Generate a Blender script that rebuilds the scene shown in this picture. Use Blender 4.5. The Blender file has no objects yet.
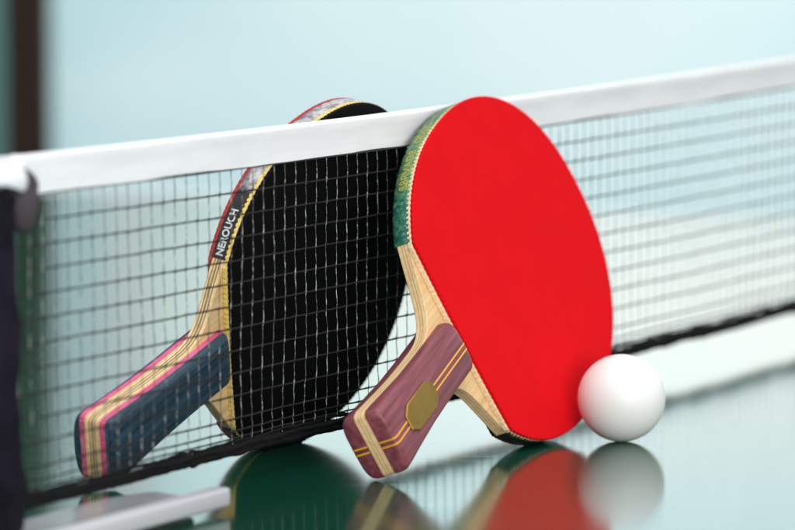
import bpy, bmesh, math, random
from mathutils import Vector, Matrix
random.seed(7)
MM = 0.001
SC = bpy.context.scene
COL = SC.collection

# ------------------------------------------------------------------ camera
FPX, HZ, CAMH = 4800.0, -205.75, 0.2940        # focal length in px of a 795 px wide frame, horizon row, height over the table
cam_d = bpy.data.cameras.new('camera'); cam = bpy.data.objects.new('camera', cam_d); COL.objects.link(cam)
cam_d.sensor_fit = 'HORIZONTAL'; cam_d.sensor_width = 36.0; cam_d.lens = 36.0 * FPX / 795.0
cam.location = (0, 0, CAMH)
cam.rotation_euler = (math.pi / 2 - math.atan((265.0 - HZ) / FPX), 0, 0)
cam_d.clip_start = 0.05; cam_d.clip_end = 100
cam_d.dof.use_dof = True; cam_d.dof.focus_distance = 2.115
cam_d.dof.aperture_fstop = 8.3
SC.camera = cam

# ------------------------------------------------------------------ light
world = bpy.data.worlds.new('World'); SC.world = world; world.use_nodes = True
bg = world.node_tree.nodes['Background']
bg.inputs[0].default_value = (0.93, 0.97, 1.0, 1); bg.inputs[1].default_value = 0.78
SC.view_settings.view_transform = 'Standard'; SC.view_settings.look = 'None'
SC.view_settings.exposure = 0.0; SC.view_settings.gamma = 1.0

def area(name, loc, target, sx, sy, power, col=(1, 1, 1)):
    d = bpy.data.lights.new(name, 'AREA'); d.shape = 'RECTANGLE'; d.size = sx; d.size_y = sy
    d.energy = power; d.color = col
    o = bpy.data.objects.new(name, d); COL.objects.link(o); o.location = loc
    o.rotation_euler = (Vector(target) - Vector(loc)).to_track_quat('-Z', 'Y').to_euler()
    return o
area('key_softbox', (1.15, -0.9, 0.62), (0.05, 2.1, 0.06), 1.7, 1.0, 68, (1.0, 0.985, 0.96))
area('ceiling_lamp', (0.2, 2.0, 2.2), (0.05, 2.15, 0), 1.6, 1.6, 22, (0.97, 0.99, 1.0))
area('wall_fill', (1.3, 4.6, 2.1), (0.7, 6.9, -0.35), 2.0, 1.0, 62, (1.0, 1.0, 0.985))  # unseen lamp added to brighten the back wall, more towards the right

# ------------------------------------------------------------------ material helpers
def lin(r, g, b):
    f = lambda c: c / 12.92 if c <= 0.04045 else ((c + 0.055) / 1.055) ** 2.4
    return (f(r / 255), f(g / 255), f(b / 255), 1)

class Mat:
    def __init__(s, name, base=(0.5, 0.5, 0.5, 1), rough=0.5, spec=0.5, metal=0.0):
        s.m = bpy.data.materials.new(name); s.m.use_nodes = True
        s.t = s.m.node_tree; s.b = s.t.nodes['Principled BSDF']
        s.b.inputs['Base Color'].default_value = base; s.b.inputs['Roughness'].default_value = rough
        s.b.inputs['Specular IOR Level'].default_value = spec; s.b.inputs['Metallic'].default_value = metal
    def n(s, kind, **kw):
        nd = s.t.nodes.new(kind)
        for k, v in kw.items(): setattr(nd, k, v)
        return nd
    def link(s, a, b): s.t.links.new(a, b)
    def coord(s, scale=(1, 1, 1), loc=(0, 0, 0), rot=(0, 0, 0)):
        tc = s.n('ShaderNodeTexCoord'); mp = s.n('ShaderNodeMapping')
        mp.inputs['Scale'].default_value = scale; mp.inputs['Location'].default_value = loc; mp.inputs['Rotation'].default_value = rot
        s.link(tc.outputs['Object'], mp.inputs['Vector']); return mp.outputs['Vector']
    def noise(s, vec, scale, detail=4, rough=0.55, dist=0.0):
        nd = s.n('ShaderNodeTexNoise'); nd.inputs['Scale'].default_value = scale
        nd.inputs['Detail'].default_value = detail; nd.inputs['Roughness'].default_value = rough; nd.inputs['Distortion'].default_value = dist
        s.link(vec, nd.inputs['Vector']); return nd.outputs['Fac']
    def ramp(s, fac, stops, interp='LINEAR'):
        r = s.n('ShaderNodeValToRGB'); e = r.color_ramp.elements; r.color_ramp.interpolation = interp
        while len(e) > 1: e.remove(e[-1])
        e[0].position, e[0].color = stops[0]
        for p, c in stops[1:]:
            q = e.new(p); q.color = c
        s.link(fac, r.inputs['Fac']); return r.outputs['Color']
    def mix(s, a, b, fac, mode='MIX'):
        m = s.n('ShaderNodeMix', data_type='RGBA', blend_type=mode)
        for v, i in ((fac, 0), (a, 6), (b, 7)):
            if hasattr(v, 'is_output'): s.link(v, m.inputs[i])
            else: m.inputs[i].default_value = v
        return m.outputs[2]
    def base(s, c): s.link(c, s.b.inputs['Base Color']); return s
    def rough(s, c): s.link(c, s.b.inputs['Roughness']); return s
    def bump(s, h, strength=0.3, dist=0.0005):
        b = s.n('ShaderNodeBump'); b.inputs['Strength'].default_value = strength; b.inputs['Distance'].default_value = dist
        s.link(h, b.inputs['Height']); s.link(b.outputs['Normal'], s.b.inputs['Normal']); return s
    def sep(s, vec):
        x = s.n('ShaderNodeSeparateXYZ'); s.link(vec, x.inputs[0]); return x.outputs
    def rng(s, v, a, b, c=0.0, d=1.0):
        r = s.n('ShaderNodeMapRange'); s.link(v, r.inputs[0])
        for i, x in enumerate((a, b, c, d)): r.inputs[i + 1].default_value = x
        return r.outputs[0]

# --- table
tm = Mat('table_green', (0.004, 0.05, 0.024, 1), 0.055, 0.5)
v = tm.coord((1, 1, 1))
tm.base(tm.ramp(tm.noise(v, 9, 5), [(0.3, (0.0045, 0.052, 0.031, 1)), (0.7, (0.0055, 0.066, 0.039, 1))]))
vs = tm.coord((14, 420, 1), rot=(0, 0, math.radians(-8)))
fine = tm.noise(tm.coord((900, 900, 900)), 1.0, 3)
scr = tm.noise(vs, 1.0, 5, 0.65)
tm.rough(tm.rng(scr, 0.35, 0.75, 0.085, 0.15))
tm.bump(tm.mix(fine, scr, 0.5), 0.055, 0.00012)
M_TABLE = tm.m
M_TABLE_EDGE = Mat('table_edge_steel', (0.03, 0.06, 0.05, 1), 0.4).m
wl = Mat('white_line_paint', (0.78, 0.78, 0.78, 1), 0.3); M_LINE = wl.m

# --- hall
fm = Mat('hall_floor', (0.3, 0.45, 0.47, 1), 0.45)
fm.base(fm.ramp(fm.noise(fm.coord(), 1.5, 4), [(0.3, (0.26, 0.40, 0.43, 1)), (0.7, (0.36, 0.5, 0.52, 1))])); M_FLOOR = fm.m
wm = Mat('hall_wall', (0.6, 0.8, 0.82, 1), 0.7)
wn = wm.noise(wm.coord((1, 1, 2.2)), 1.1, 3, 0.5)
wm.base(wm.ramp(wn, [(0.33, (0.51, 0.69, 0.715, 1)), (0.66, (0.71, 0.80, 0.80, 1))])); M_WALL = wm.m
M_DOOR = Mat('teal_door_paint', (0.10, 0.21, 0.21, 1), 0.6, 0.2).m
gm = Mat('reflection_glow', (0.02, 0.025, 0.025, 1), 0.3, 0.2)
gm.b.inputs['Emission Color'].default_value = (0.90, 1.0, 1.0, 1); gm.b.inputs['Emission Strength'].default_value = 2.0
gz = gm.sep(gm.coord())[2]
gxs = gm.ramp(gm.rng(gm.sep(gm.coord())[0], -0.43, 0.25), [(0.0, (0.46, 0.53, 0.53, 1)), (0.35, (0.76, 0.84, 0.84, 1)), (1.0, (1, 1, 1, 1))])
gm.link(gm.mix(gxs, gm.ramp(gm.rng(gz, 0.1, 1.1), [(0.12, (0.52, 0.63, 0.64, 1)), (0.28, (0.68, 0.74, 0.72, 1)), (0.40, (0.95, 0.935, 0.87, 1)), (0.54, (0.84, 0.97, 0.96, 1)), (0.8, (0.73, 0.99, 1.07, 1))]), 1.0, 'MULTIPLY'), gm.b.inputs['Emission Color'])  # added glow, graded by height and side to shape the table's reflections
M_GLOW = gm.m
M_ADDED_FRAME = Mat('added_frame_white', (0.75, 0.78, 0.78, 1), 0.5).m
bm_ = Mat('brown_wood_post', (0.03, 0.018, 0.011, 1), 0.7, 0.12)
bm_.base(bm_.ramp(bm_.noise(bm_.coord((30, 30, 2)), 1, 4), [(0.3, (0.020, 0.012, 0.006, 1)), (0.7, (0.036, 0.022, 0.012, 1))])); M_POST = bm_.m

# --- net
sm = Mat('nylon_painted_glints', (0.035, 0.038, 0.04, 1), 0.24, 0.9)
sm.base(sm.ramp(sm.noise(sm.coord((210, 210, 270)), 1, 3, 0.6), [(0.50, (0.014, 0.014, 0.014, 1)), (0.55, (0.12, 0.12, 0.125, 1)), (0.61, (0.33, 0.33, 0.34, 1))]))  # pale nylon; bright dashes in the colour stand in for specular glints
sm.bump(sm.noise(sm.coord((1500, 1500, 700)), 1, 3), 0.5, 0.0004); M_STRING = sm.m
s2 = Mat('dark_cord', (0.020, 0.015, 0.011, 1), 0.75, 0.2)
s2.bump(s2.noise(s2.coord((1500, 1500, 1500)), 1, 3), 0.5, 0.0004); M_CORD = s2.m
bd = Mat('black_band_cloth', (0.008, 0.008, 0.0085, 1), 0.85, 0.12)
bd.bump(bd.noise(bd.coord((700, 700, 1500)), 1, 3), 0.6, 0.0006); M_BAND = bd.m
tp = Mat('white_tape_cloth', (0.86, 0.86, 0.87, 1), 0.75, 0.25)
c1 = tp.noise(tp.coord((1800, 1800, 1800)), 1, 2)
c2 = tp.noise(tp.coord((22, 22, 160)), 1, 3)
tp.base(tp.ramp(c2, [(0.3, (0.80, 0.80, 0.82, 1)), (0.65, (0.88, 0.88, 0.885, 1))]))
tp.bump(tp.mix(c1, c2, 0.5), 0.45, 0.0006); M_TAPE = tp.m
M_SHADOW_LINE = Mat('tape_shadow_line', (0.03, 0.03, 0.035, 1), 0.8).m  # dark colour standing in for the shadow line under the tape
pm = Mat('dark_post_enamel', (0.008, 0.006, 0.012, 1), 0.8, 0.1)
pm.base(pm.ramp(pm.noise(pm.coord((60, 60, 60)), 1, 4), [(0.35, (0.005, 0.004, 0.008, 1)), (0.7, (0.014, 0.011, 0.019, 1))])); M_NPOST = pm.m
M_TAN = Mat('tan_strap', (0.06, 0.05, 0.055, 1), 0.8, 0.15).m
pg = Mat('grey_plate', (0.36, 0.36, 0.37, 1), 0.22)
pg.base(pg.ramp(pg.noise(pg.coord((90, 90, 90)), 1, 4), [(0.3, (0.32, 0.32, 0.33, 1)), (0.7, (0.40, 0.40, 0.41, 1))])); M_PLATE = pg.m
M_PLATE_W = Mat('white_plate_edge', (0.52, 0.52, 0.54, 1), 0.35).m

# --- ball
bl = Mat('celluloid_white', (0.84, 0.84, 0.82, 1), 0.42, 0.3)
bl.b.inputs['Subsurface Weight'].default_value = 0.25; bl.b.inputs['Subsurface Radius'].default_value = (0.004, 0.004, 0.004)
bl.b.inputs['Subsurface Scale'].default_value = 1.0
bl.bump(bl.noise(bl.coord((900, 900, 900)), 1, 2), 0.05, 0.0002); M_BALL = bl.m

# --- paddles
def wood(name, c0, c1, rot=0.0, stretch=(18, 420, 420), rough=0.5, ply=None):
    m = Mat(name, c1, rough, 0.35)
    g = m.noise(m.coord(stretch), 1, 5, 0.6, 0.4)
    col = m.ramp(g, [(0.3, c0), (0.7, c1)])
    if ply:
        z = m.sep(m.coord())[2]
        p = m.ramp(m.rng(z, -0.0031, 0.0031), ply, 'CONSTANT')
        col = m.mix(col, p, 0.75, 'MULTIPLY')
    m.base(col); m.bump(g, 0.12, 0.0003); return m.m
W1 = (1, 1, 1, 1); W2 = (0.62, 0.52, 0.42, 1); W3 = (0.86, 0.8, 0.72, 1)
M_WOOD_R = wood('limba_wood', lin(226, 186, 132), lin(246, 218, 170), ply=[(0, W3), (0.16, W1), (0.34, W2), (0.42, W1), (0.58, W2), (0.66, W1), (0.86, W3)])
D1 = (0.16, 0.12, 0.09, 1)
M_WOOD_B = wood('banded_wood', lin(222, 188, 134), lin(246, 220, 168), ply=[(0, W3), (0.10, W1), (0.22, D1), (0.33, W1), (0.42, D1), (0.58, W1), (0.67, D1), (0.78, W1), (0.90, W3)])
M_MAHOG = wood('purple_mahogany', lin(104, 48, 58), lin(150, 84, 92), stretch=(20, 330, 330), rough=0.42)
M_BLUEW = wood('blue_stained_wood', lin(20, 35, 49), lin(56, 84, 100), stretch=(26, 520, 520), rough=0.45)
M_PINK = wood('pink_veneer', lin(208, 66, 118), lin(228, 108, 152), stretch=(26, 400, 400))
def rubber(name, c, rough, spec, pips=True):
    m = Mat(name, c, rough, spec)
    vv = m.coord()
    m.base(m.mix(c, tuple(x * 0.94 for x in c[:3]) + (1,), m.rng(m.noise(vv, 60, 4), 0.35, 0.7)))
    m.bump(m.noise(m.coord((700, 700, 700)), 1, 2), 0.04, 0.0002); return m.m
M_RED = rubber('red_rubber', (0.71, 0.0045, 0.009, 1), 0.8, 0.06)
M_BLACK = rubber('black_rubber', (0.0022, 0.0022, 0.0026, 1), 0.7, 0.12)
M_DKRED = rubber('dull_red_rubber', (0.42, 0.035, 0.03, 1), 0.6, 0.25)
def sponge(name, a, b):
    m = Mat(name, a, 0.85, 0.2)
    m.base(m.ramp(m.noise(m.coord((800, 800, 800)), 1, 2), [(0.35, a), (0.65, b)])); return m.m
M_SPONGE_R = sponge('cream_sponge', lin(232, 196, 150), lin(250, 226, 190))
M_SPONGE_B = sponge('yellow_sponge', lin(222, 188, 92), lin(242, 216, 128))
gt = Mat('green_edge_tape', (0.03, 0.12, 0.08, 1), 0.42)
gv = gt.coord(); gx = gt.sep(gv)[0]
ga = gt.ramp(gt.noise(gt.coord((480, 480, 480)), 1, 3, 0.6), [(0.3, lin(16, 74, 66)), (0.52, lin(30, 104, 88)), (0.68, lin(96, 140, 84)), (0.8, lin(170, 160, 70))])
gb = gt.ramp(gt.noise(gt.coord((300, 300, 420)), 1, 2, 0.6), [(0.3, lin(44, 92, 62)), (0.5, lin(82, 128, 88)), (0.62, lin(120, 150, 80)), (0.8, lin(168, 160, 80))])
gc = gt.mix(ga, gb, gt.rng(gx, 0.1195, 0.1215))
low = gt.ramp(gt.noise(gt.coord((260, 260, 260)), 1, 3), [(0.35, lin(14, 18, 12)), (0.6, lin(40, 44, 26)), (0.72, lin(92, 72, 44))])
gy = gt.sep(gv)[1]
gt.base(gt.mix(low, gc, gt.rng(gy, -0.002, 0.002))); M_GTAPE = gt.m
M_YEL = Mat('yellow_print', lin(172, 166, 74), 0.45).m
bt = Mat('silver_black_edge_tape', (0.03, 0.03, 0.03, 1), 0.38)
bx_ = bt.sep(bt.coord())[0]
sil = bt.ramp(bt.noise(bt.coord((170, 170, 260)), 1, 3, 0.6), [(0.3, lin(96, 92, 96)), (0.48, lin(150, 148, 150)), (0.6, lin(206, 200, 200)), (0.74, lin(120, 112, 108))])
bt.base(bt.mix((0.012, 0.011, 0.012, 1), sil, bt.rng(bx_, 0.1245, 0.1275))); M_BTAPE = bt.m
M_WHITE_PRINT = Mat('white_print', (0.62, 0.62, 0.63, 1), 0.45).m
gd = Mat('old_gold_badge', lin(150, 118, 40), 0.36, 0.5, 0.55)
gd.base(gd.ramp(gd.noise(gd.coord((120, 120, 120)), 1, 2), [(0.3, lin(140, 110, 34)), (0.7, lin(152, 120, 42))])); M_GOLD = gd.m
M_GOLDLINE = Mat('yellow_inlay', lin(238, 172, 44), 0.42).m

# ------------------------------------------------------------------ object helpers
def link_bm(name, bm, mat, parent=None, smooth=True, angle=35):
    bmesh.ops.recalc_face_normals(bm, faces=bm.faces)
    me = bpy.data.meshes.new(name); bm.to_mesh(me); bm.free()
    me.materials.append(mat)
    for p in me.polygons: p.use_smooth = smooth
    o = bpy.data.objects.new(name, me); COL.objects.link(o)
    if parent: o.parent = parent
    if smooth:
        me.set_sharp_from_angle(angle=math.radians(angle))
    return o
def tag(o, label, cat, group=None, kind=None):
    if label: o['label'] = label
    if cat: o['category'] = cat
    if group: o['group'] = group
    if kind: o['kind'] = kind
    return o
def empty(name, loc, rot=None):
    o = bpy.data.objects.new(name, None); o.empty_display_size = 0.02; COL.objects.link(o)
    mw = Matrix.Translation(loc)
    if rot is not None: mw = mw @ Matrix(rot).to_4x4()
    o.matrix_world = mw
    return o
def box(bm, c, s, rotz=0.0, bevel=0.0, seg=2):
    r = bmesh.ops.create_cube(bm, size=1.0); vs_ = r['verts']
    bmesh.ops.scale(bm, vec=s, verts=vs_)
    if bevel:
        es = list({e for v in vs_ for e in v.link_edges})
        rr = bmesh.ops.bevel(bm, geom=es, offset=bevel, segments=seg, profile=0.5, affect='EDGES')
        vs_ = list({v for f in rr['faces'] for v in f.verts} | {v for v in vs_ if v.is_valid})
    bmesh.ops.rotate(bm, cent=(0, 0, 0), matrix=Matrix.Rotation(rotz, 3, 'Z'), verts=vs_)
    bmesh.ops.translate(bm, vec=c, verts=vs_)
def prism(bm, pts, z0, z1, bev=0.0):
    """closed outline (metres, CCW) extruded from z0 to z1, with the top and bottom rims slightly rounded"""
    n = len(pts)
    def inset(k):
        out = []
        for i in range(n):
            a, b, c = Vector(pts[i - 1]), Vector(pts[i]), Vector(pts[(i + 1) % n])
            t = (c - a); t = t.normalized() if t.length else Vector((1, 0))
            out.append(b + Vector((-t.y, t.x)) * k)
        return out
    rings = [(inset(bev), z0), (pts, z0 + bev), (pts, z1 - bev), (inset(bev), z1)] if bev else [(pts, z0), (pts, z1)]
    vr = [[bm.verts.new((p[0], p[1], z)) for p in r] for r, z in rings]
    for a, b in zip(vr, vr[1:]):
        for i in range(n):
            bm.faces.new((a[i], a[(i + 1) % n], b[(i + 1) % n], b[i]))
    bm.faces.new(vr[0][::-1]); bm.faces.new(vr[-1])
def tube(bm, pts, radii, sides=6, cap=True):
    rings = []
    for i, p in enumerate(pts):
        a = pts[max(i - 1, 0)]; b = pts[min(i + 1, len(pts) - 1)]
        t = (b - a).normalized()
        u = t.cross(Vector((0, 0, 1)) if abs(t.z) < 0.9 else Vector((1, 0, 0))).normalized(); w = t.cross(u)
        r = radii[i] if isinstance(radii, (list, tuple)) else radii
        rings.append([bm.verts.new(p + (u * math.cos(2 * math.pi * k / sides) + w * math.sin(2 * math.pi * k / sides)) * r) for k in range(sides)])
    for a, b in zip(rings, rings[1:]):
        for k in range(sides):
            bm.faces.new((a[k], a[(k + 1) % sides], b[(k + 1) % sides], b[k]))
    if cap:
        bm.faces.new(rings[0][::-1]); bm.faces.new(rings[-1])

# ------------------------------------------------------------------ net frame of reference
NET0 = Vector((-0.01825, 2.12992)); TH = 1.1028
ND = Vector((math.cos(TH), math.sin(TH))); NN = Vector((math.sin(TH), -math.cos(TH)))     # along the net, out of it towards the camera
def netp(t, n, z):
    q = NET0 + ND * t + NN * n
    return Vector((q.x, q.y, z))
def top_z(t):
    k = (t - 0.150) / 0.300; k = max(-1.6, min(2.2, k))
    return 0.1525 + 0.0011 * (k * k - 1)

# ------------------------------------------------------------------ table, hall
T0, T1 = -0.335, 1.19
def table():
    bm = bmesh.new()
    cs = [netp(T0, -1.37, 0), netp(T0, 1.37, 0), netp(T1, 1.37, 0), netp(T1, -1.37, 0)]
    prism(bm, [(c.x, c.y) for c in cs], -0.025, 0.0, 0.0015)
    root = link_bm('table', bm, M_TABLE, None, False)
    tag(root, 'dark green glossy table tennis table top reflecting the paddles', 'table')
    rz = TH
    b = bmesh.new()
    for n in (-1.33, 1.33):
        c = netp((T0 + T1) / 2, n, -0.055); box(b, c, (T1 - T0 - 0.04, 0.03, 0.058), rz)
    for t in (T0 + 0.04, T1 - 0.04):
        c = netp(t, 0, -0.055); box(b, c, (0.03, 2.62, 0.058), rz)
    link_bm('apron_frame', b, M_TABLE_EDGE, root, False)
    for t in (T0 + 0.25, T1 - 0.25):
        for n in (-1.1, 1.1):
            b = bmesh.new(); c = netp(t, n, -0.42); box(b, c, (0.05, 0.05, 0.68), rz, 0.004); link_bm('leg', b, M_TABLE_EDGE, root, False)
    b = bmesh.new()
    w = 0.02
    for t in (T1 - w / 2,):
        c = netp(t, 0, 0.0004); box(b, c, (w, 2.74, 0.0008), rz)
    for n in (-1.36, 1.36):
        c = netp((T0 + T1) / 2 - w / 2, n, 0.0004); box(b, c, (T1 - T0 - w, w, 0.0008), rz)
    link_bm('white_border_line', b, M_LINE, root, False)
table()

FLOOR_Z = -0.76
b = bmesh.new(); box(b, (0, 4, FLOOR_Z - 0.05), (16, 22, 0.1)); tag(link_bm('floor', b, M_FLOOR, None, False), 'pale blue hall floor under the table', None, kind='structure')
WY = 7.0
WZ0, WZ1 = 0.10, 1.90                      # unseen glowing opening added above table level to brighten its reflections
wall = None
b = bmesh.new()
box(b, (0, WY + 0.1, (FLOOR_Z + WZ0) / 2), (16, 0.2, WZ0 - FLOOR_Z))
box(b, (0, WY + 0.1, (WZ1 + 2.6) / 2), (16, 0.2, 2.6 - WZ1))
WX0, WX1 = -0.43, 3.5
box(b, ((WX0 - 8) / 2, WY + 0.1, (WZ0 + WZ1) / 2), (WX0 + 8, 0.2, WZ1 - WZ0)); box(b, ((WX1 + 8) / 2, WY + 0.1, (WZ0 + WZ1) / 2), (8 - WX1, 0.2, WZ1 - WZ0))
wall = tag(link_bm('wall', b, M_WALL, None, False), 'blurred pale cyan wall behind the table', None, kind='structure')
b = bmesh.new()
for x in (WX0 + 0.03, WX1 - 0.03): box(b, (x, WY + 0.06, (WZ0 + WZ1) / 2), (0.06, 0.08, WZ1 - WZ0))
for z in (WZ0 + 0.03, WZ1 - 0.03): box(b, ((WX0 + WX1) / 2, WY + 0.06, z), (WX1 - WX0 - 0.12, 0.08, 0.06))
fr = link_bm('added_window', b, M_ADDED_FRAME, wall, False)
b = bmesh.new(); box(b, ((WX0 + WX1) / 2, WY + 0.08, (WZ0 + WZ1) / 2), (WX1 - WX0 - 0.12, 0.02, WZ1 - WZ0 - 0.12)); link_bm('glow_pane', b, M_GLOW, fr, False)

b = bmesh.new(); box(b, (-2.02, WY - 0.02, 0.62), (3.0, 0.04, 2.72), 0, 0.004)
for x in (-2.7, -1.35): box(b, (x, WY - 0.045, 0.62), (0.9, 0.02, 2.3), 0, 0.004)
tag(link_bm('sliding_door', b, M_DOOR, None, False), 'blurred dark teal door panel at the far left edge behind the post', 'door')
def brown_post():
    bm = bmesh.new()
    y = 4.6; x = (27.5 - 397.5) / FPX * y
    w = 45.0 / FPX * y
    box(bm, (x, y, (FLOOR_Z + 2.55) / 2), (w, 0.05, 2.55 - FLOOR_Z), 0, 0.003)
    for z in (FLOOR_Z + 0.05,):
        box(bm, (x, y, z), (w + 0.03, 0.085, 0.1), 0, 0.004)
    tag(link_bm('wooden_post', bm, M_POST, None, False), 'blurred dark brown wooden post far behind the left end of the net', 'post')
brown_post()

# ------------------------------------------------------------------ net
def build_net():
    root = empty('table_tennis_net', netp(0, 0, 0))
    tag(root, 'black mesh table tennis net with a white top tape stretched across the table', 'net')
    inv = root.matrix_world.inverted()
    loc = lambda t, n, z: inv @ netp(t, n, z)
    A, B = -0.300, 1.20
    rnd = random.Random(3)
    # slow sideways waviness of the cloth
    def sway(t, z):
        k = max(0.0, (0.137 - z) / 0.137)
        return 0.0012 * k * math.sin(t * 21.0) + 0.0008 * math.sin(t * 47 + z * 60) * k
    rows = [0.0290 + 0.0097 * i for i in range(11)]
    extra = [0.0238, 0.0208]
    step = 0.0097
    nv = int((B - A) / step)
    jit = {}
    def J(i, r):
        if (i, r) not in jit: jit[(i, r)] = (rnd.gauss(0, 0.00018), rnd.gauss(0, 0.00008))
        return jit[(i, r)]
    bm = bmesh.new()
    allrows = sorted(rows + extra)
    # uprights
    for i in range(nv + 1):
        t0 = A + i * step
        zs = [0.014] + allrows + [top_z(t0) - 0.0145]
        ctrl = []
        for r, z in enumerate(zs):
            jt, jz = J(i, r)
            if r in (0, len(zs) - 1): jt = jz = 0
            ctrl.append((t0 + jt, sway(t0, z), z + (jz if 0 < r < len(zs) - 1 else 0)))
        pts, rad = [], []
        fine_ = 7 if t0 < 0.45 else 3
        for a_, b_ in zip(ctrl, ctrl[1:]):
            for k in range(fine_):
                f = k / fine_
                bow = math.sin(math.pi * f) * 0.00006 * (1 if (i % 2) else -1)
                p = [a_[q] + (b_[q] - a_[q]) * f for q in range(3)]
                pts.append(loc(p[0] + bow, p[1] + 0.00015 * math.sin(2 * math.pi * f), p[2]))
                rad.append((0.00034 if k == 0 else 0.00020) * (1 + 0.3 * rnd.uniform(-1, 1)))
        pts.append(loc(*ctrl[-1])); rad.append(0.0003)
        tube(bm, pts, rad, 6, False)
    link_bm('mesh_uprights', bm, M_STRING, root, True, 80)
    bm = bmesh.new()
    for r, z in enumerate(allrows):
        pts, rad = [], []
        for i in range(nv + 1):
            t0 = A + i * step
            jt, jz = J(i, r + 1)
            for k in range(3):
                f = k / 3
                t = t0 + f * step
                sag = -0.00006 * math.sin(math.pi * f)
                pts.append(loc(t, sway(t, z) - 0.0003, z + (top_z(t) - 0.1525) * z / 0.1525 + jz * (1 - f) + J(i + 1, r + 1)[1] * f + sag))
                rad.append((0.00048 if k == 0 else 0.00037) * (1 + 0.1 * rnd.uniform(-1, 1)))
        tube(bm, pts, rad, 6, True)
    link_bm('mesh_rows', bm, M_CORD, root, True, 80)
    # bottom cord band: rolled mesh and draw cord
    bm = bmesh.new()
    for zz, rr, nn in ((0.0146, 0.0014, 0.0), (0.0170, 0.0011, 0.0006), (0.0190, 0.0009, -0.0004)):
        pts = []; rad = []
        n = 420
        for i in range(n + 1):
            t = A + (B - A) * i / n
            pts.append(loc(t, sway(t, 0.013) + nn, zz + 0.0004 * math.sin(t * 140 + zz * 900) + 0.0003 * rnd.uniform(-1, 1)))
            rad.append(rr * (1 + 0.22 * rnd.uniform(-1, 1)))
        tube(bm, pts, rad, 7, True)
    link_bm('bottom_cord', bm, M_BAND, root, True, 80)
    bm = bmesh.new(); rings = []
    n = 420
    for i in range(n + 1):
        t = A + (B - A) * i / n
        zc = 0.0158 + 0.0003 * math.sin(t * 38) + 0.0002 * rnd.uniform(-1, 1); hh = 0.0027 * (1 + 0.05 * rnd.uniform(-1, 1))
        nn = sway(t, 0.013)
        rings.append([bm.verts.new(loc(t, nn + 0.0011 * math.cos(q), zc + hh * math.sin(q))) for q in [2 * math.pi * k / 12 for k in range(12)]])
    for a_, b_ in zip(rings, rings[1:]):
        for k in range(12): bm.faces.new((a_[k], a_[(k + 1) % 12], b_[(k + 1) % 12], b_[k]))
    bm.faces.new(rings[0]); bm.faces.new(rings[-1][::-1])
    link_bm('bottom_band', bm, M_BAND, root, True, 80)
    # folded white tape: teardrop section round the top cord
    prof = []
    H = 0.0160
    for k in range(0, 13):
        a = math.pi * k / 12
        prof.append((0.0021 * math.cos(a), -0.0021 + 0.0021 * math.sin(a)))
    for d, hw in ((0.005, 0.0017), (0.009, 0.0012), (0.0125, 0.0012), (H, 0.0011)):
        prof.append((-hw, -d))
    for d, hw in ((H, 0.0011), (0.0125, 0.0012), (0.009, 0.0012), (0.005, 0.0017)):
        prof.append((hw, -d))
    bm = bmesh.new(); rings = []
    n = 300
    for i in range(n + 1):
        t = A - 0.004 + (B - A) * i / n
        w = 0.0004 * math.sin(t * 31) + 0.0003 * math.sin(t * 77 + 1)
        rings.append([bm.verts.new(loc(t, sway(t, 0.13) + p[0] * (1 + 0.1 * math.sin(t * 55)), top_z(t) + p[1] + (w * (-p[1] / H)))) for p in prof])
    m = len(prof)
    for a_, b_ in zip(rings, rings[1:]):
        for k in range(m): bm.faces.new((a_[k], a_[(k + 1) % m], b_[(k + 1) % m], b_[k]))
    bm.faces.new(rings[0]); bm.faces.new(rings[-1][::-1])
    tape = link_bm('top_tape', bm, M_TAPE, root, True, 60)
    bm = bmesh.new()
    for s in (-1, 1):
        pts = [loc(A + (B - A) * i / 300, sway(A + (B - A) * i / 300, 0.13) + s * 0.0009, top_z(A + (B - A) * i / 300) - H - 0.0003) for i in range(301)]
        tube(bm, pts, 0.00042, 5, True)
    link_bm('shadow_line', bm, M_SHADOW_LINE, tape, True, 80)  # dark strands put in as the shadow along the tape's lower edge
build_net()

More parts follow.
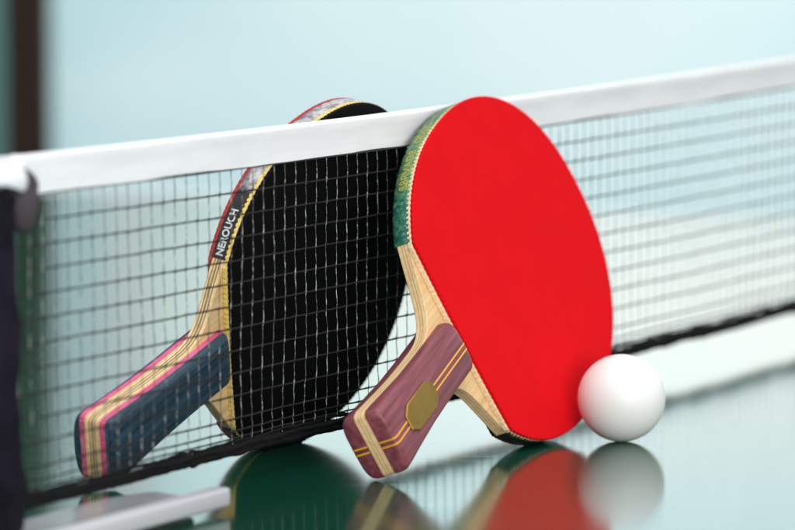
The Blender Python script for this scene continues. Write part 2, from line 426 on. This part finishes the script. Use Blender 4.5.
def build_net_post():
    tp_ = -0.3135
    root = empty('net_post', netp(tp_, 0, 0), Matrix.Rotation(TH, 3, 'Z'))
    tag(root, 'blurred dark net post with grey clamp plate at the left end of the net', 'post')
    bm = bmesh.new()
    prof = [(0.0135, 0.0), (0.0155, 0.01), (0.0152, 0.045), (0.0144, 0.06), (0.0152, 0.075), (0.0160, 0.11), (0.0165, 0.130), (0.0140, 0.138), (0.011, 0.142)]
    sides = 24; rings = []
    for r, z in prof:
        rings.append([bm.verts.new((r * 0.72 * math.cos(2 * math.pi * k / sides), r * 0.72 * math.sin(2 * math.pi * k / sides), z)) for k in range(sides)])
    for a_, b_ in zip(rings, rings[1:]):
        for k in range(sides): bm.faces.new((a_[k], a_[(k + 1) % sides], b_[(k + 1) % sides], b_[k]))
    bm.faces.new(rings[0][::-1]); bm.faces.new(rings[-1])
    link_bm('pole', bm, M_NPOST, root)
    # gathered dark end of the netting, laced round the pole
    bm = bmesh.new(); rings = []; rnd = random.Random(11)
    sides = 40; n = 60
    ph = [rnd.uniform(0, 6.28) for _ in range(6)]
    for i in range(n + 1):
        z = 0.006 + 0.133 * i / n
        ring = []
        for k in range(sides):
            a = 2 * math.pi * k / sides
            r = 0.0120 + 0.0011 * math.sin(5 * a + 60 * z + ph[0]) + 0.0009 * math.sin(9 * a - 120 * z + ph[1]) + 0.0016 * math.sin(95 * z + ph[2]) * math.cos(a) + 0.0004 * rnd.uniform(-1, 1)
            r += 0.0022 * max(0.0, math.sin(42 * z + 0.6)) * max(0.0, math.cos(a))
            ring.append(bm.verts.new((r * math.cos(a), r * math.sin(a), z)))
        rings.append(ring)
    for a_, b_ in zip(rings, rings[1:]):
        for k in range(sides): bm.faces.new((a_[k], a_[(k + 1) % sides], b_[(k + 1) % sides], b_[k]))
    bm.faces.new(rings[0][::-1]); bm.faces.new(rings[-1])
    link_bm('laced_sleeve', bm, M_NPOST, root)
    # tape loop pulled round the post head
    bm = bmesh.new()
    rings = []
    for k in range(28):
        a = 2 * math.pi * k / 28
        c = Vector((0.0145 * math.cos(a), 0.0145 * math.sin(a), 0.1470 + 0.002 * math.sin(a * 2)))
        o = Vector((math.cos(a), math.sin(a), 0))
        rings.append([bm.verts.new(c + o * (0.0022 * math.cos(q)) + Vector((0, 0, 0.0045 * math.sin(q)))) for q in [2 * math.pi * j / 10 for j in range(10)]])
    for i in range(28):
        a_, b_ = rings[i], rings[(i + 1) % 28]
        for k in range(10): bm.faces.new((a_[k], a_[(k + 1) % 10], b_[(k + 1) % 10], b_[k]))
    link_bm('tape_loop', bm, M_TAPE, root)
    bm = bmesh.new()
    bmesh.ops.create_uvsphere(bm, u_segments=16, v_segments=10, radius=0.0045)
    bmesh.ops.scale(bm, vec=(1.2, 1.0, 0.75), verts=bm.verts); bmesh.ops.translate(bm, vec=(0.013, -0.006, 0.1515), verts=bm.verts)
    link_bm('cord_knot', bm, M_TAPE, root)
    bm = bmesh.new()
    for c, sz in (((0.0175, -0.0060, 0.1400), (0.0090, 0.0055, 0.0085)), ((0.0145, -0.0085, 0.1335), (0.0085, 0.005, 0.0095))):
        r_ = bmesh.ops.create_icosphere(bm, subdivisions=3, radius=1.0)
        for v in r_['verts']:
            v.co = Vector((c[0] + sz[0] * v.co.x * (1 + 0.15 * math.sin(4 * v.co.z)), c[1] + sz[1] * v.co.y, c[2] + sz[2] * v.co.z * (1 + 0.12 * math.sin(3 * v.co.x))))
    link_bm('strap', bm, M_TAN, root)
    # clamp plate on the table: x along the net, -y towards the camera (NN)
    bm = bmesh.new()
    pts = [(-0.02, -0.026), (0.118, -0.026), (0.120, -0.022), (0.1265, -0.004), (0.122, 0.000), (0.10, 0.006), (-0.02, 0.006)]
    prism(bm, pts, 0.0006, 0.0078, 0.0010)
    link_bm('clamp_plate', bm, M_PLATE, root, False)
    bm = bmesh.new(); box(bm, (0.055, -0.0305, 0.0066), (0.158, 0.0085, 0.0082), 0, 0.0018, 3)
    link_bm('plate_rim', bm, M_PLATE_W, root, True, 40)
build_net_post()

# ------------------------------------------------------------------ paddles
def sgnpow(c, e): return math.copysign(abs(c) ** e, c)
class Shape:
    def __init__(s, a, b, cx, n, xc): s.a, s.b, s.cx, s.n, s.xc = a, b, cx, n, xc      # blade superellipse, xc = where the shoulder leaves it
    def w(s, x): return s.a * max(0.0, 1 - abs((x - s.cx) / s.b) ** s.n) ** (1 / s.n)
    def blade_half(s, x0, N=150):
        """half outline (x,w) of the blade from x0 to the tip, evenly enough spaced by angle"""
        out = []
        u = (s.cx - x0) / s.b
        ph1 = math.acos(-min(1, u) ** (s.n / 2))
        for i in range(N + 1):
            ph = ph1 * (1 - i / N)
            out.append((s.cx + s.b * sgnpow(math.cos(ph), 2 / s.n), s.a * abs(math.sin(ph)) ** (2 / s.n)))
        return out
    def core_half(s):
        wc = s.w(s.xc)
        P = [Vector((66, 12.6)), Vector((87, 12.8)), Vector((86.5, 24)), Vector((s.xc, wc))]
        hand = [(0.0, 13.2), (0.8, 14.8), (2.2, 15.6), (5, 15.9), (12, 15.3), (25, 14.2), (40, 13.2), (55, 12.7)]
        sh = []
        for i in range(19):
            f = i / 18; q = P[0] * (1 - f) ** 3 + P[1] * 3 * f * (1 - f) ** 2 + P[2] * 3 * f * f * (1 - f) + P[3] * f ** 3
            sh.append((q.x, q.y))
        return hand + sh + s.blade_half(s.xc)[1:]
def full(half, k=MM):
    up = [(x * k, w * k) for x, w in half]
    if up[-1][1] < 1e-7: dn = [(x, -w) for x, w in up[:-1]]
    else: dn = [(x, -w) for x, w in up]
    pts = dn + up[::-1]
    return pts                                                        # CCW: lower side from handle to tip, back along the upper side
def rippled(sh, x0, amp, wave, off=0.0):
    h = sh.blade_half(x0, 420)
    pts = []; acc = 0.0
    for i, (x, w) in enumerate(h):
        if i: acc += math.hypot(x - h[i - 1][0], w - h[i - 1][1])
        r = off + amp * math.cos(2 * math.pi * acc / wave)
        a = h[max(i - 1, 0)]; b = h[min(i + 1, len(h) - 1)]
        tx, ty = b[0] - a[0], b[1] - a[1]; L = math.hypot(tx, ty) or 1
        nx, ny = -ty / L, tx / L
        pts.append((x + nx * r, max(0.0, w + ny * r)))
    up = [(x * MM, w * MM) for x, w in pts]
    up[-1] = (up[-1][0], 0.0)
    dn = [(x, -w) for x, w in up[:-1]]
    # rippled straight cut at the handle side
    y0 = up[0][1]; cut = []
    n = 160
    for i in range(1, n):
        y = y0 - 2 * y0 * i / n
        k = 1 - (y / y0) ** 2
        cut.append((up[0][0] - 0.0012 * k + amp * MM * math.cos(2 * math.pi * y / (wave * MM)), y))
    return dn + up[::-1] + cut
def scale_half(length, zt, z0, ey=4.2, ez=3.6):
    """one handle grip half: lofted rounded section, flared and chamfered at the end"""
    bm = bmesh.new(); rings = []
    def hw(x):
        tab = [(0, 15.9), (8, 15.6), (20, 14.6), (40, 13.2), (60, 12.7), (110, 12.6)]
        for (a_, p), (b_, q) in zip(tab, tab[1:]):
            if a_ <= x <= b_:
                f = (x - a_) / (b_ - a_); f = f * f * (3 - 2 * f) if False else f; return p + (q - p) * f
        return tab[-1][1]
    st = [(0.0, -2.4, -2.2), (0.25, -1.7, -1.5), (0.9, -0.8, -0.7), (2.0, -0.2, -0.15), (3.2, 0, 0)] + [(x, 0, 0) for x in (8, 14, 20, 30, 40, 50, 60, 70, 80)] + \
         [(length - 4, 0, 0), (length - 2, -0.05, -0.35), (length - 0.8, -0.25, -0.9), (length, -0.7, -1.9)]
    K = 16
    for x, dw, dz in st:
        w = hw(x) + dw; t = zt + dz + 0.5 * max(0, 1 - x / 18)
        ring = [bm.verts.new((x * MM, -w * MM, z0 * MM))]
        for k in range(1, K):
            a = math.pi * k / K
            ring.append(bm.verts.new((x * MM, -w * sgnpow(math.cos(a), 2 / ey) * MM, (z0 + (t - z0) * abs(math.sin(a)) ** (2 / ez)) * MM)))
        ring.append(bm.verts.new((x * MM, w * MM, z0 * MM)))
        rings.append(ring)
    m = K + 1
    for a_, b_ in zip(rings, rings[1:]):
        for k in range(m): bm.faces.new((a_[k], a_[(k + 1) % m], b_[(k + 1) % m], b_[k]))
    bm.faces.new(rings[0]); bm.faces.new(rings[-1][::-1])
    return bm
def flip_z(bm):
    for v in bm.verts: v.co.z = -v.co.z
def rim_path(sh, x0, side):
    h = sh.blade_half(x0, 200)
    pts = [(x, side * w) for x, w in h]
    S = [0.0]
    for a_, b_ in zip(pts, pts[1:]): S.append(S[-1] + math.hypot(b_[0] - a_[0], b_[1] - a_[1]))
    return pts, S
def rim_at(path, s, off):
    pts, S = path
    import bisect
    i = max(1, min(len(S) - 1, bisect.bisect_left(S, s)))
    f = (s - S[i - 1]) / (S[i] - S[i - 1]); a_, b_ = pts[i - 1], pts[i]
    t = Vector((b_[0] - a_[0], b_[1] - a_[1])).normalized()
    side = 1 if pts[0][1] > 0 else -1
    nrm = Vector((-t.y, t.x)) * side
    q = Vector((a_[0] + (b_[0] - a_[0]) * f, a_[1] + (b_[1] - a_[1]) * f)) + nrm * off
    return q
def edge_tape(sh, x0, zl, zh, mat, parent):
    up = [(x, w) for x, w in sh.blade_half(x0, 200)]
    path = [(x, -w) for x, w in up[:-1]] + up[::-1]
    bm = bmesh.new(); rings = []
    n = len(path)
    for i, p in enumerate(path):
        a_ = path[max(i - 1, 0)]; b_ = path[min(i + 1, n - 1)]
        t = Vector((b_[0] - a_[0], b_[1] - a_[1])).normalized(); nr = Vector((t.y, -t.x))
        ring = []
        for o_, z in ((0.02, zl), (0.25, zl + 0.2), (0.3, (zl + zh) / 2), (0.25, zh - 0.2), (0.02, zh)):
            q = Vector(p) + nr * (o_ + 0.06 * math.sin(i * 0.9))
            ring.append(bm.verts.new((q.x * MM, q.y * MM, z * MM)))
        rings.append(ring)
    for a_, b_ in zip(rings, rings[1:]):
        for k in range(4): bm.faces.new((a_[k], a_[k + 1], b_[k + 1], b_[k]))
        bm.faces.new((a_[4], a_[0], b_[0], b_[4]))
    bm.faces.new(rings[0]); bm.faces.new(rings[-1][::-1])
    return link_bm('edge_tape', bm, mat, parent, True, 60)
def lettering(text, sh, x0, side, s0, s1, zbase, ztop, mat, parent, bold=0.0, name='lettering'):
    """text wrapped round the rim: runs towards the tip, letter tops towards -z"""
    cu = bpy.data.curves.new('text', 'FONT'); cu.body = text; cu.size = 1.0; cu.offset = bold; cu.resolution_u = 3
    to = bpy.data.objects.new('text', cu); COL.objects.link(to)
    dg = bpy.context.evaluated_depsgraph_get(); me = bpy.data.meshes.new_from_object(to.evaluated_get(dg))
    bpy.data.objects.remove(to); bpy.data.curves.remove(cu)
    bm = bmesh.new(); bm.from_mesh(me); bpy.data.meshes.remove(me)
    xs = [v.co.x for v in bm.verts]; ys = [v.co.y for v in bm.verts]
    xa, xb, ya, yb = min(xs), max(xs), min(ys), max(ys)
    path = rim_path(sh, x0, side)
    res = bmesh.ops.extrude_face_region(bm, geom=bm.faces[:])
    topv = {v for v in res['geom'] if isinstance(v, bmesh.types.BMVert)}
    for v in bm.verts:
        s = s0 + (v.co.x - xa) / (xb - xa) * (s1 - s0)
        z = zbase + (v.co.y - ya) / (yb - ya) * (ztop - zbase)
        q = rim_at(path, s, 0.46 if v in topv else 0.22)
        v.co = Vector((q.x * MM, q.y * MM, z * MM))
    return link_bm(name, bm, mat, parent, False)

def inlay(bm, y, w, length, zt, sgn):
    """thin line let into the grip, running its length and down over the chamfered end"""
    pts = [(-0.07, 3.3), (-0.07, zt + 0.5 - 2.5), (0.18, zt + 0.5 - 1.45), (0.85, zt + 0.5 - 0.62), (2.0, zt + 0.35 - 0.0), (3.2, zt + 0.5), (8, zt + 0.5 * (1 - 8 / 18) + 0.07)]
    pts += [(x, zt + 0.5 * max(0, 1 - x / 18) + 0.07) for x in (14, 18, 30, 50, 70, length - 4, length - 2.2)]
    lo = []
    for x, z in pts:
        lo.append([bm.verts.new((x * MM, (y - w / 2) * MM, sgn * z * MM)), bm.verts.new((x * MM, (y + w / 2) * MM, sgn * z * MM)),
                   bm.verts.new(((x + 0.12) * MM, (y + w / 2) * MM, sgn * (z - 0.16) * MM)), bm.verts.new(((x + 0.12) * MM, (y - w / 2) * MM, sgn * (z - 0.16) * MM))])
    for a_, b_ in zip(lo, lo[1:]):
        for k in range(4): bm.faces.new((a_[k], a_[(k + 1) % 4], b_[(k + 1) % 4], b_[k]))
    bm.faces.new(lo[0]); bm.faces.new(lo[-1][::-1])

def red_paddle():
    R = ((0.3476, -0.4476, 0.8239), (0.8636, -0.1893, -0.4672), (0.3651, 0.8740, 0.3207))
    root = empty('table_tennis_paddle', (-0.01012, 2.04106, 0.01551), R)
    tag(root, 'paddle with bright red rubber and purple wooden handle leaning on the front of the net', 'paddle', 'table tennis paddles leaning on the net')
    sh = Shape(77.0, 87.4, 168.8, 2.17, 99.0)
    bm = bmesh.new(); prism(bm, full(sh.core_half()), -0.0030, 0.0030, 0.0003); link_bm('blade', bm, M_WOOD_R, root, True, 40)
    bm = bmesh.new(); prism(bm, rippled(sh, 98.5, 0.22, 2.7, 0.35), 0.0052, 0.0070, 0.00035); rub = link_bm('rubber_sheet', bm, M_RED, root, True, 40)
    rub['label'] = 'bright red front rubber'
    bm = bmesh.new(); prism(bm, rippled(sh, 97.3, 0.15, 2.5, 0.2), 0.00305, 0.0052, 0.0002); link_bm('sponge', bm, M_SPONGE_R, rub, True, 40)
    bm = bmesh.new(); prism(bm, rippled(sh, 98.5, 0.2, 2.7, 0.1), -0.0046, -0.00305, 0.0003); o = link_bm('rubber_sheet', bm, M_BLACK, root, True, 40); o['label'] = 'black back rubber'
    tape = edge_tape(sh, 99.0, -4.2, 4.25, M_GTAPE, root)
    lettering('S8RVAD8', sh, 99.0, 1, 28, 54, 2.4, -1.8, M_YEL, tape, 0.0)
    lettering('OOOK', sh, 99.0, 1, 60, 78, 2.2, -1.8, M_YEL, tape, 0.0)
    for s in (1, -1):
        bm = scale_half(90.5, 11.2, 3.02)
        if s < 0: flip_z(bm)
        g = link_bm('handle_grip', bm, M_MAHOG, root, True, 40)
        bm = bmesh.new()
        for y in (-1.35, 1.35): inlay(bm, y - 0.6, 0.8, 90.5, 11.2, s)
        link_bm('inlay_line', bm, M_GOLDLINE, g, False)
        if s > 0:
            bm = bmesh.new()
            L2, W2_, c = 16.2, 6.6, 5.4
            o8 = [(-L2, -W2_ + 3.2), (-L2 + c, -W2_), (L2 - c, -W2_), (L2, -W2_ + 3.2), (L2, W2_ - 3.2), (L2 - c, W2_), (-L2 + c, W2_), (-L2, W2_ - 3.2)]
            prism(bm, [((31.5 + x) * MM, (y - 0.4) * MM) for x, y in o8], 0.0111, 0.0122, 0.00045)
            link_bm('badge', bm, M_GOLD, g, True, 30)
red_paddle()

def black_paddle():
    R = ((0.5127, -0.0275, 0.8581), (0.7807, -0.4011, -0.4793), (0.3574, 0.9156, -0.1842))
    root = empty('table_tennis_paddle', (-0.12922, 2.02201, 0.01634), R)
    tag(root, 'paddle with black rubber and blue and pink striped handle standing behind the net', 'paddle', 'table tennis paddles leaning on the net')
    sh = Shape(77.0, 82.1, 173.4, 2.26, 102.0)
    bm = bmesh.new(); prism(bm, full(sh.core_half()), -0.0031, 0.0031, 0.0003); link_bm('blade', bm, M_WOOD_B, root, True, 40)
    bm = bmesh.new(); prism(bm, rippled(sh, 101.5, 0.22, 2.7, 0.3), 0.0051, 0.0070, 0.00035); rub = link_bm('rubber_sheet', bm, M_BLACK, root, True, 40)
    rub['label'] = 'black front rubber'
    bm = bmesh.new(); prism(bm, rippled(sh, 100.2, 0.15, 2.5, 0.28), 0.00315, 0.0051, 0.0002); link_bm('sponge', bm, M_SPONGE_B, rub, True, 40)
    bm = bmesh.new(); prism(bm, rippled(sh, 101.5, 0.12, 2.7, 0.3), -0.0052, -0.00315, 0.0004); o = link_bm('rubber_sheet', bm, M_DKRED, root, True, 40); o['label'] = 'red back rubber'
    tape = edge_tape(sh, 102.0, -3.4, 3.9, M_BTAPE, root)
    lettering('NEROUCH', sh, 102.0, 1, 1.5, 23.0, 1.9, -1.8, M_WHITE_PRINT, tape, 0.03)
    for s in (1, -1):
        bm = scale_half(93.0, 10.7, 6.42, *((4.2, 3.6) if s > 0 else (2.5, 2.0)))
        if s < 0: flip_z(bm)
        link_bm('handle_grip', bm, M_BLUEW, root, True, 40)
        bm = bmesh.new()
        h = [(-0.15, 13.2), (0.7, 14.95), (2.1, 15.72), (5, 16.02), (12, 15.42), (25, 14.32), (40, 13.32), (55, 12.82), (92, 12.72), (93.6, 12.4)]
        prism(bm, full(h), *((0.00375, 0.0064) if s > 0 else (-0.0064, -0.00375)), 0.0002)
        link_bm('pink_veneer', bm, M_PINK, root, False)
        bm = bmesh.new()
        prism(bm, full([(x - 0.1, w + 0.06) for x, w in h[:-2]] + [(90.0, 12.78), (92.0, 12.4)]), *((0.0027, 0.00372) if s > 0 else (-0.00372, -0.0027)), 0.00015)
        link_bm('wood_veneer', bm, M_WOOD_B, root, False)
black_paddle()

# ------------------------------------------------------------------ ball
bm = bmesh.new(); bmesh.ops.create_uvsphere(bm, u_segments=96, v_segments=64, radius=0.020)
ball = link_bm('table_tennis_ball', bm, M_BALL, None, True, 80)
ball.location = (0.10213, 2.17214, 0.020); ball.rotation_euler = (0.4, 0.3, 0.2)
tag(ball, 'plain white ball resting on the green table at the foot of the red paddle', 'ball')
